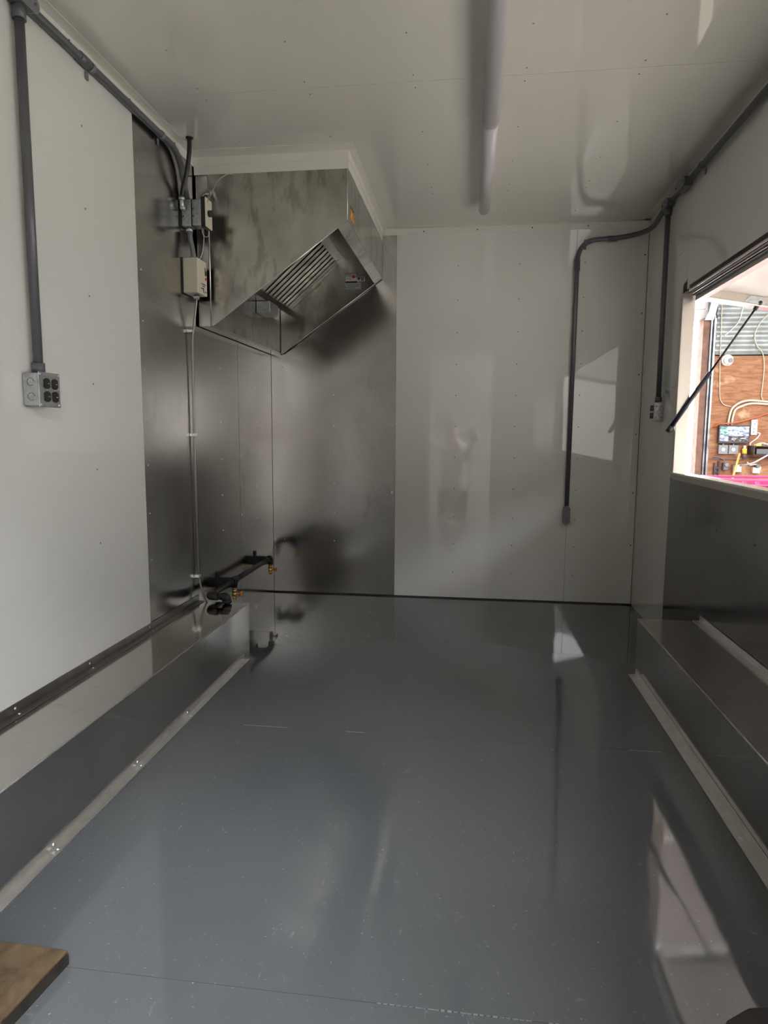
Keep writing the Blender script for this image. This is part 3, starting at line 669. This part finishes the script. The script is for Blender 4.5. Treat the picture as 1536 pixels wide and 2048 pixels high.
# ================================================================== outside, seen through the serving window
gr = struct('ground', MB().box(-30, 60, -40, 60, -.70, -.60), 'ground')
wy = 7.0
pw = struct('wall_outside', MB().box(3.47, 7.5, wy+.02, wy+.12, -.6, 3.4), 'gap')
put('plywood_sheet', MB().box(3.527, 4.62, wy, wy+.019, .745, 1.742), 'ply', pw, bev=.002)
put('plywood_sheet', MB().box(4.63, 5.85, wy, wy+.019, .745, 1.742), 'ply', pw, bev=.002)
put('plywood_sheet', MB().box(3.527, 4.62, wy, wy+.019, -.6, .74), 'ply', pw, bev=.002)
put('plywood_sheet', MB().box(4.63, 5.85, wy, wy+.019, -.6, .74), 'ply', pw, bev=.002)
mb = MB(); pts = []; z = 1.755; n_ = 0
prof_ = []
while z < 3.36:
    prof_.append((wy-.002-.022*(.5+.5*math.cos(n_*math.pi/3)), z)); z += .0145; n_ += 1
vs = [[mb.bm.verts.new((x, y, zz)) for (y, zz) in prof_] for x in (3.53, 7.5)]
for i in range(len(prof_)-1):
    fc = mb.bm.faces.new([vs[0][i], vs[0][i+1], vs[1][i+1], vs[1][i]]); fc.smooth = True
vb = [[mb.bm.verts.new((x, wy+.018, zz)) for zz in (1.755, z)] for x in (3.50, 7.5)]
mb.bm.faces.new([vb[0][0], vb[1][0], vb[1][1], vb[0][1]])
put('corrugated_sheet', mb, 'corr', pw)
put('ledger', MB().box(3.49, 5.85, wy-.018, wy-.001, .735, .752), 'wood', pw)
tag(put('wood_post', MB().box(3.40, 3.462, wy-.04, wy+.10, -.6, 2.10), 'wood', loc=(3.4, wy, -.6), bev=.004), 'weathered brown wooden door post beside the bright opening', 'post')
gp = thing('steel_door_track', 'galvanised vertical steel track between wooden post and plywood', 'door track', (3.46, wy, -.6))
put('channel', MB().box(3.464, 3.470, wy-.06, wy+.02, -.6, 2.12).box(3.474, 3.490, wy-.03, wy-.02, -.6, 2.12).box(3.494, 3.502, wy-.06, wy+.02, -.6, 2.12).box(3.508, 3.522, wy-.03, wy+.01, -.6, 2.1), 'track', gp)
put('gusset', MB().prism([(3.395, wy-.07, 2.075), (3.48, wy-.07, 2.075), (3.53, wy-.07, 2.30), (3.46, wy-.07, 2.30), (3.43, wy-.07, 2.15)], (0, .006, 0)), 'track', gp)
mb = MB()
hdw = thing('overhead_door', 'white ribbed overhead door panels above the bright opening', 'overhead door', (2.9, wy, 2.1))
for k in range(12): put('panel', MB().box(2.0, 3.455, wy+.06, wy+.10, 2.095+k*.105, 2.095+k*.105+.101), 'wpanel', hdw, bev=.003)  # upper panels are added, out of view, to block the sky above
# fittings on the plywood
dc = thing('dome_camera', 'white dome security camera at the top of the plywood', 'security camera', (3.645, wy, 1.70))
put('base', MB().cyl((3.645, wy-.001, 1.70), (3.645, wy-.03, 1.70), .055, 24), 'label', dc, bev=.003)
bl_ = put('dome', MB().ball((3.648, wy-.035, 1.698), .045, (1, .9, 1), 20), 'label', dc)
put('lens', MB().cyl((3.655, wy-.06, 1.695), (3.658, wy-.082, 1.692), .022, 20), 'conduitlight', bl_)
mo = thing('monitor', 'black security monitor showing several camera views on the plywood', 'monitor', (3.74, wy, .90))
put('case', MB().box(3.60, 3.890, wy-.05, wy-.025, .895, 1.070), 'monitor', mo, bev=.003)
put('wall_mount', MB().box(3.70, 3.79, wy-.025, wy, .94, 1.02), 'monitor', mo)
def emis(name, col, s):
    m_, t_, b2 = newmat(name); b2.inputs['Base Color'].default_value = (0, 0, 0, 1)
    b2.inputs['Emission Color'].default_value = (*col, 1); b2.inputs['Emission Strength'].default_value = s
    if s < 2:
        n_ = noise(t_, 28, 4, (1, 1, 2.4)); t_.links.new(ramp(t_, n_, [(.40, tuple(c*.35 for c in col)), (.5, col), (.62, (.9, .9, 1))]), b2.inputs['Emission Color'])
    return m_
ms = [emis('screen_street', (.35, .42, .62), 1.9), emis('screen_yard', (.42, .5, .7), 1.9), emis('screen_dark', (.12, .02, .04), .6), emis('screen_green', (.25, .5, .45), 1.9)]
def scr(x0, x1, z0, z1, i): put('screen_view', MB().box(x0, x1, wy-.0512, wy-.0503, z0, z1), ms[i], mo)
scr(3.612, 3.690, .98, 1.058, 3); scr(3.612, 3.690, .916, .977, 1); scr(3.693, 3.878, 1.018, 1.058, 0)
scr(3.693, 3.778, .966, 1.015, 1); scr(3.781, 3.878, .966, 1.015, 0); scr(3.693, 3.878, .916, .963, 2)
for x, z in ((3.72, .936), (3.81, .940)): put('menu_mark', MB().box(x, x+.045, wy-.0518, wy-.0512, z, z+.006), 'label', mo)
for x, w_ in ((3.653, 'left'), (3.748, 'right')):
    rb = thing('receptacle_box', f'square grey round receptacle box below monitor, {w_} one of two', 'outlet box', (x, wy, .79), 'receptacle boxes below the monitor')
    put('box', MB().box(x-.041, x+.041, wy-.045, wy, .793, .875), 'galv', rb, bev=.003)
    put('face', MB().box(x-.043, x+.043, wy-.048, wy-.045, .791, .877), 'conduitlight', rb)
    put('receptacle', MB().cyl((x, wy-.048, .834), (x, wy-.052, .834), .017, 20), 'label', rb)
    for q in (x-.008, x+.005): put('slot', MB().box(q, q+.003, wy-.053, wy-.0515, .826, .842), 'ink', rb)
    put('feed_pipe', MB().cyl((x+.005, wy-.02, .875), (x+.005, wy-.02, .896), .008, 8), 'galv', rb)
ps = thing('power_strip', 'white vertical power strip right of the monitor', 'power strip', (3.93, wy, .98))
put('body', MB().box(3.905, 3.962, wy-.03, wy, .978, 1.125), 'label', ps, bev=.003)
for x, z in ((3.93, 1.03), (3.95, 1.10), (3.93, 1.08), (3.925, 1.0)): put('socket', MB().box(x, x+.007, wy-.032, wy-.03, z, z+.012), 'ink', ps)
sh = thing('equipment_shelf', 'small black metal shelf of network gear beside the monitor', 'shelf', (4.0, wy, .79))
put('top', MB().box(3.895, 4.22, wy-.16, wy, .866, .872), 'monitor', sh)
put('bottom', MB().box(3.895, 4.22, wy-.16, wy, .785, .791), 'monitor', sh)
put('side', MB().box(3.895, 3.901, wy-.16, wy, .791, .866), 'monitor', sh)
put('device', MB().box(3.93, 4.18, wy-.13, wy-.01, .793, .845), 'greyplug', sh, bev=.003)
tag(put('coiled_cables', MB().tube(smooth([(3.91, wy-.12, .879), (3.98, wy-.12, .900), (4.05, wy-.12, .882), (4.10, wy-.10, .90), (4.15, wy-.1, .885), (4.08, wy-.08, .895), (4.0, wy-.1, .885)], 6), .006, 6), 'label', loc=(4, wy-.1, .88)), 'loose white cables heaped on top of black shelf', 'cable')
yc = thing('yellow_connector', 'yellow plug connector hanging left of the black shelf', 'plug', (3.855, wy, .76))
put('head', MB().cyl((3.853, wy-.04, .845), (3.855, wy-.04, .795), .022, 12), 'yellow', yc)
put('collar', MB().cyl((3.853, wy-.04, .872), (3.853, wy-.04, .845), .013, 12), 'label', yc)
put('body', MB().cyl((3.855, wy-.04, .795), (3.858, wy-.04, .752), .017, 12), 'greyplug', yc)
tag(put('yellow_tag', MB().box(3.92, 3.965, wy-.14, wy-.125, .874, .892), 'yellow', loc=(3.94, wy, .874)), 'small yellow tag on the shelf of network gear', 'tag')
def cable(name, lab, pts, r, mat, cat='cable', grp=None, k=6):
    return tag(put(name, MB().tube(smooth(pts, k), r, 8), mat, loc=pts[0]), lab, cat, grp)
pv = [(3.69, 1.071), (3.70, 1.161), (3.72, 1.234), (3.78, 1.287), (3.86, 1.311), (3.97, 1.307), (4.16, 1.287)]
cable('curved_pipe', 'outer cream plastic pipe arching above the monitor', [(x, wy-.02, z) for x, z in pv], .011, 'pvc', 'pipe')
cable('curved_pipe', 'inner cream plastic pipe arching above the monitor', [(x+.032, wy-.02, z-.028*(i > 2)-.006*i*(i < 3)) for i, (x, z) in enumerate(pv)], .011, 'pvc', 'pipe')
cable('thin_cable', 'thin cream cable down the left edge of plywood', [(3.56, wy-.03, 2.231), (3.57, wy-.03, 1.891), (3.585, wy-.012, 1.605), (3.60, wy-.01, 1.365), (3.62, wy-.01, 1.297), (3.66, wy-.01, 1.265), (3.71, wy-.01, 1.253)], .0045, 'pvc')
cable('thin_cable', 'looping cream cable at right of the corrugated sheet', [(4.09, wy-.03, 2.18), (3.96, wy-.03, 2.10), (3.88, wy-.03, 1.958), (3.90, wy-.03, 1.84), (3.96, wy-.03, 1.765), (3.99, wy-.01, 1.65), (3.99, wy-.01, 1.508), (3.985, wy-.01, 1.364), (4.0, wy-.01, 1.316)], .0045, 'pvc')
cable('thin_cable', 'thin grey cable slanting across the corrugated sheet', [(3.76, wy-.03, 2.25), (3.73, wy-.03, 2.078), (3.66, wy-.03, 1.985), (3.60, wy-.03, 1.93)], .004, 'label')
cable('orange_cord', 'orange extension cord sloping up right behind the monitor', [(3.56, wy-.012, 1.055), (3.61, wy-.03, 1.084), (3.67, wy-.048, 1.088), (3.76, wy-.048, 1.100), (3.89, wy-.03, 1.133), (4.15, wy-.012, 1.22)], .007, 'redcord', 'cord')
put('cord', MB().tube(smooth([(3.96, wy-.035, 1.0), (3.985, wy-.04, .99), (3.96, wy-.04, .945), (3.92, wy-.04, .914), (3.90, wy-.04, .89), (3.905, wy-.05, .876)]), .005, 8), 'label', ps)
gpl = thing('grey_plug', 'grey plug with curved lead under the left receptacle box', 'plug', (3.69, wy, .62))
put('lead', MB().tube(smooth([(3.57, wy-.03, .757), (3.61, wy-.03, .759), (3.66, wy-.04, .74), (3.682, wy-.045, .70)]), .006, 8), 'greyplug', gpl)
put('body', MB().box(3.662, 3.708, wy-.06, wy, .628, .705), 'greyplug', gpl, bev=.008)
put('boss', MB().cyl((3.687, wy-.06, .685), (3.687, wy-.075, .685), .018, 14), 'conduitlight', gpl)
tag(put('junction_box', MB().box(3.755, 3.835, wy-.05, wy, .612, .685), 'galv', loc=(3.79, wy, .61), bev=.003), 'pale square junction box behind the orange stick', 'junction box')
tag(put('wooden_stick', MB().tube([(3.795, wy-.08, .80), (3.725, wy-.08, .45), (3.52, wy-.30, -.6)], .011, 8), 'orangewood', loc=(3.7, wy, -.6)), 'orange stick leaning on plywood below the receptacle boxes', 'stick')
cable('grey_pipe', 'pale grey thin pipe rising diagonally to the right', [(3.82, wy-.06, .678), (3.87, wy-.21, .71), (3.95, wy-.215, .757), (4.04, wy-.215, .804), (4.20, wy-.215, .815)], .008, 'labelgrey', 'pipe')
wo = thing('white_socket', 'white socket with white cord, low on the plywood right', 'socket', (3.98, wy, .60))
put('body', MB().box(3.945, 4.01, wy-.04, wy, .605, .66), 'label', wo, bev=.003)
put('plug', MB().cyl((3.985, wy-.04, .672), (3.985, wy-.06, .676), .018, 12), 'greyplug', wo)
put('cord', MB().tube(smooth([(3.89, wy-.03, .712), (3.92, wy-.03, .684), (3.97, wy-.03, .672+.018), (4.01, wy-.04, .665), (4.01, wy-.04, .64)]), .006, 8), 'label', wo)
tag(put('black_frame', MB().box(3.585, 3.60, wy-.02, wy, .55, .70).box(3.625, 3.64, wy-.02, wy, .55, .72).box(3.60, 3.625, wy-.02, wy, .60, .615).box(3.60, 3.625, wy-.02, wy, .64, .66), 'monitor', loc=(3.6, wy, .55)), 'dark metal bracket at the plywood lower left', 'bracket')
# pink tote on a bench outside the window
wt = thing('work_bench', 'low wooden work bench outside the serving window', 'work bench', (3.7, 5.5, -.6))
put('bench_top', MB().box(2.95, 4.8, 5.30, 5.95, .20, .24), 'ply', wt, bev=.003)
for x in (3.0, 4.72):
    for y in (5.34, 5.86): put('leg', MB().box(x-.03, x+.03, y-.03, y+.03, -.6, .20), 'wood', wt)
pk = thing('pink_crate', 'bright pink plastic crate with slotted rim beyond window sill', 'crate', (3.6, 5.6, .24))
put('body', MB().box(3.16, 4.30, 5.50, 5.515, .24, .60).box(3.16, 4.30, 5.885, 5.90, .24, .60).box(3.16, 3.175, 5.515, 5.885, .24, .60).box(4.285, 4.30, 5.515, 5.885, .24, .60).box(3.175, 4.285, 5.515, 5.885, .24, .255), 'pink', pk)
put('rim', MB().box(3.12, 4.34, 5.47, 5.50, .622, .640).box(3.12, 4.34, 5.90, 5.93, .622, .640).box(3.12, 3.16, 5.5, 5.9, .622, .640).box(4.30, 4.34, 5.5, 5.9, .622, .640).box(3.16, 4.30, 5.475, 5.50, .585, .597), 'pink', pk, bev=.003)
for k in range(12): put('rib', MB().box(3.20+k*.095, 3.225+k*.095, 5.478, 5.50, .50, .622), 'pink', pk)
tag(put('guy_wire', MB().tube([(-2.72, 12, -.598), (4.83, 12, 2.09), (8.99, 12, 3.57)], .006, 5), 'ink', loc=(-2.72, 12, -.598)), 'thin dark wire slanting across the bright opening', 'wire')
# unseen surroundings, mostly added for the daylight and for the glossy panels to reflect
struct('wall_yard_added', MB().box(9.0, 9.2, -14, 14, -.6, 4.9), 'yardw')  # added; its top edge bounds the strip of sky reaching the window
struct('wall_bounce_added', MB().box(8.5, 8.6, -10, 4.5, -.6, 1.75), 'bouncew')  # unseen low white wall, added to bounce light onto the left wall
struct('ceiling_shade_added', MB().box(2.9, 9.1, 3.9, 7.2, 3.4, 3.5), 'wpanel')  # unseen roof, added to shade the plywood wall
struct('wall_garage_rear', MB().box(-6, 2.7, -4.2, -4.0, -.6, 3.4), 'blanket')
sy = struct('wall_shop', MB().box(2.7, 9, -9.2, -9.0, -.6, 2.3), 'blanket')
for k in range(9): put('ribbed_panel', MB().box(2.7, 9, -8.99, -8.96, 2.31+k*.2, 2.31+k*.2+.19), 'blanket', sy)
struct('ceiling_garage_added', MB().box(-6.2, 2.7, -4.2, 7.1, 3.4, 3.5), 'corr')  # added roof that dims the daylight at the rear doorway
struct('wall_garage_left', MB().box(-6.2, -6.0, -4.2, 7.0, -.6, 3.4), 'blanket')
struct('trim_6', MB().box(.70, 1.42, .0, .16, .0005, .012), 'alu')

# the person taking the picture, outside the rear doorway (seen mirrored in the white back wall)
M['skin'] = simple('skin', (.50, .33, .25), .55); M['trousers'] = simple('dark_trousers', (.03, .03, .035), .9); M['hair'] = simple('grey_hair', (.22, .20, .18), .8)
pe = thing('person', 'person in pale shirt photographing from the rear doorway, mirrored in the back wall', 'person', (.98, -.42, -.6))
def skinned(name, verts, edges, radii, mat, parent, lev=2):
    org = Vector(parent['wloc']); me = bpy.data.meshes.new(name)
    me.from_pydata([tuple(Vector(v)-org) for v in verts], edges, [])
    o = bpy.data.objects.new(name, me); C.objects.link(o); me.materials.append(M[mat]); o.parent = parent; o['wloc'] = parent['wloc']
    md = o.modifiers.new('skin', 'SKIN'); sk = me.skin_vertices[0].data
    for i, r in enumerate(radii):
        r = r if isinstance(r, tuple) else (r, r); sk[i].radius = r
    sk[0].use_root = True; md.use_smooth_shade = True
    ss = o.modifiers.new('sub', 'SUBSURF'); ss.levels = lev; ss.render_levels = lev
    return o
px, py = .97, -.42
V = [(px, py, .26), (px, py, .46), (px, py, .64), (px, py, .80), (px-.01, py+.01, .90), (px-.02, py+.02, 1.00),
     (px-.02, py+.03, 1.10), (px+.17, py, .79), (px+.20, py+.12, .60), (px+.21, py+.33, .86), (px+.215, py+.375, .91),
     (px-.20, py, .79), (px-.36, py+.03, .93), (px-.17, py+.08, 1.17), (px-.10, py+.09, 1.20),
     (px+.09, py, .18), (px+.11, py+.01, -.18), (px+.12, py-.01, -.53), (px-.09, py, .18), (px-.11, py+.01, -.18), (px-.12, py-.01, -.53)]
Ed = [(0, 1), (1, 2), (2, 3), (3, 4), (4, 5), (5, 6), (3, 7), (7, 8), (8, 9), (9, 10), (3, 11), (11, 12), (12, 13), (13, 14), (0, 15), (15, 16), (16, 17), (0, 18), (18, 19), (19, 20)]
Rd = [(.15, .10), (.14, .10), (.16, .11), (.12, .08), .055, .085, .085, .065, .045, .032, .03, .065, .045, .032, .03, .085, .062, .04, .085, .062, .04]
skinned('body', V, Ed, Rd, 'skin', pe)
skinned('shirt', [V[1], V[2], V[3], V[7], (px+.195, py+.08, .66), V[11], (px-.31, py+.02, .89), (px, py, .30)], [(0, 1), (1, 2), (2, 3), (3, 4), (2, 5), (5, 6), (0, 7)], [(.165, .125), (.182, .13), (.13, .09), .08, .062, .08, .062, (.17, .125)], 'shirt', pe)
skinned('trousers', [(px, py, .22), V[15], V[16], (px+.12, py-.01, -.52), V[18], V[19], (px-.12, py-.01, -.52)], [(0, 1), (1, 2), (2, 3), (0, 4), (4, 5), (5, 6)], [(.165, .12), .10, .078, .06, .10, .078, .06], 'trousers', pe)
put('hair', MB().ball((px-.02, py+.005, 1.10), .098, (.95, 1, .82), 16), 'hair', pe)
put('nose', MB().ball((px-.02, py+.125, 1.045), .017, (.7, 1, 1.2), 8), 'skin', pe)
for sx in (-1, 1):
    put('eye', MB().ball((px-.02+.032*sx, py+.105, 1.07), .012, (1, .6, .7), 8), 'ink', pe)
    put('ear', MB().ball((px-.02+.088*sx, py+.02, 1.055), .026, (.35, .7, 1.1), 8), 'skin', pe)
    put('shoe', MB().ball((px+.12*sx, py+.05, -.555), .05, (1, 2.6, .85), 12), 'trousers', pe)
put('mouth', MB().ball((px-.02, py+.112, 1.01), .020, (1, .4, .25), 8), 'red', pe)
for hx_, hz_, hy_ in ((px+.215, .93, py+.385), (px-.08, 1.195, py+.10)):
    for k in range(4):
        a_ = Vector((hx_-.012+.009*k, hy_, hz_)); put('finger', MB().tube(smooth([a_, a_+Vector((-.012, .016, .030)), a_+Vector((-.030, .012, .052-.004*abs(k-1.5)))], 3), .0075, 8), 'skin', pe)
    put('thumb', MB().tube(smooth([(hx_+.01, hy_-.005, hz_-.02), (hx_+.02, hy_+.02, hz_+.005), (hx_+.012, hy_+.028, hz_+.03)], 3), .009, 8), 'skin', pe)
tag(put('phone', MB().box(1.155, 1.232, -.030, -.022, .86, 1.015), 'monitor', loc=(1.19, -.026, .93), bev=.003), 'black phone held by the person in the doorway', 'phone')
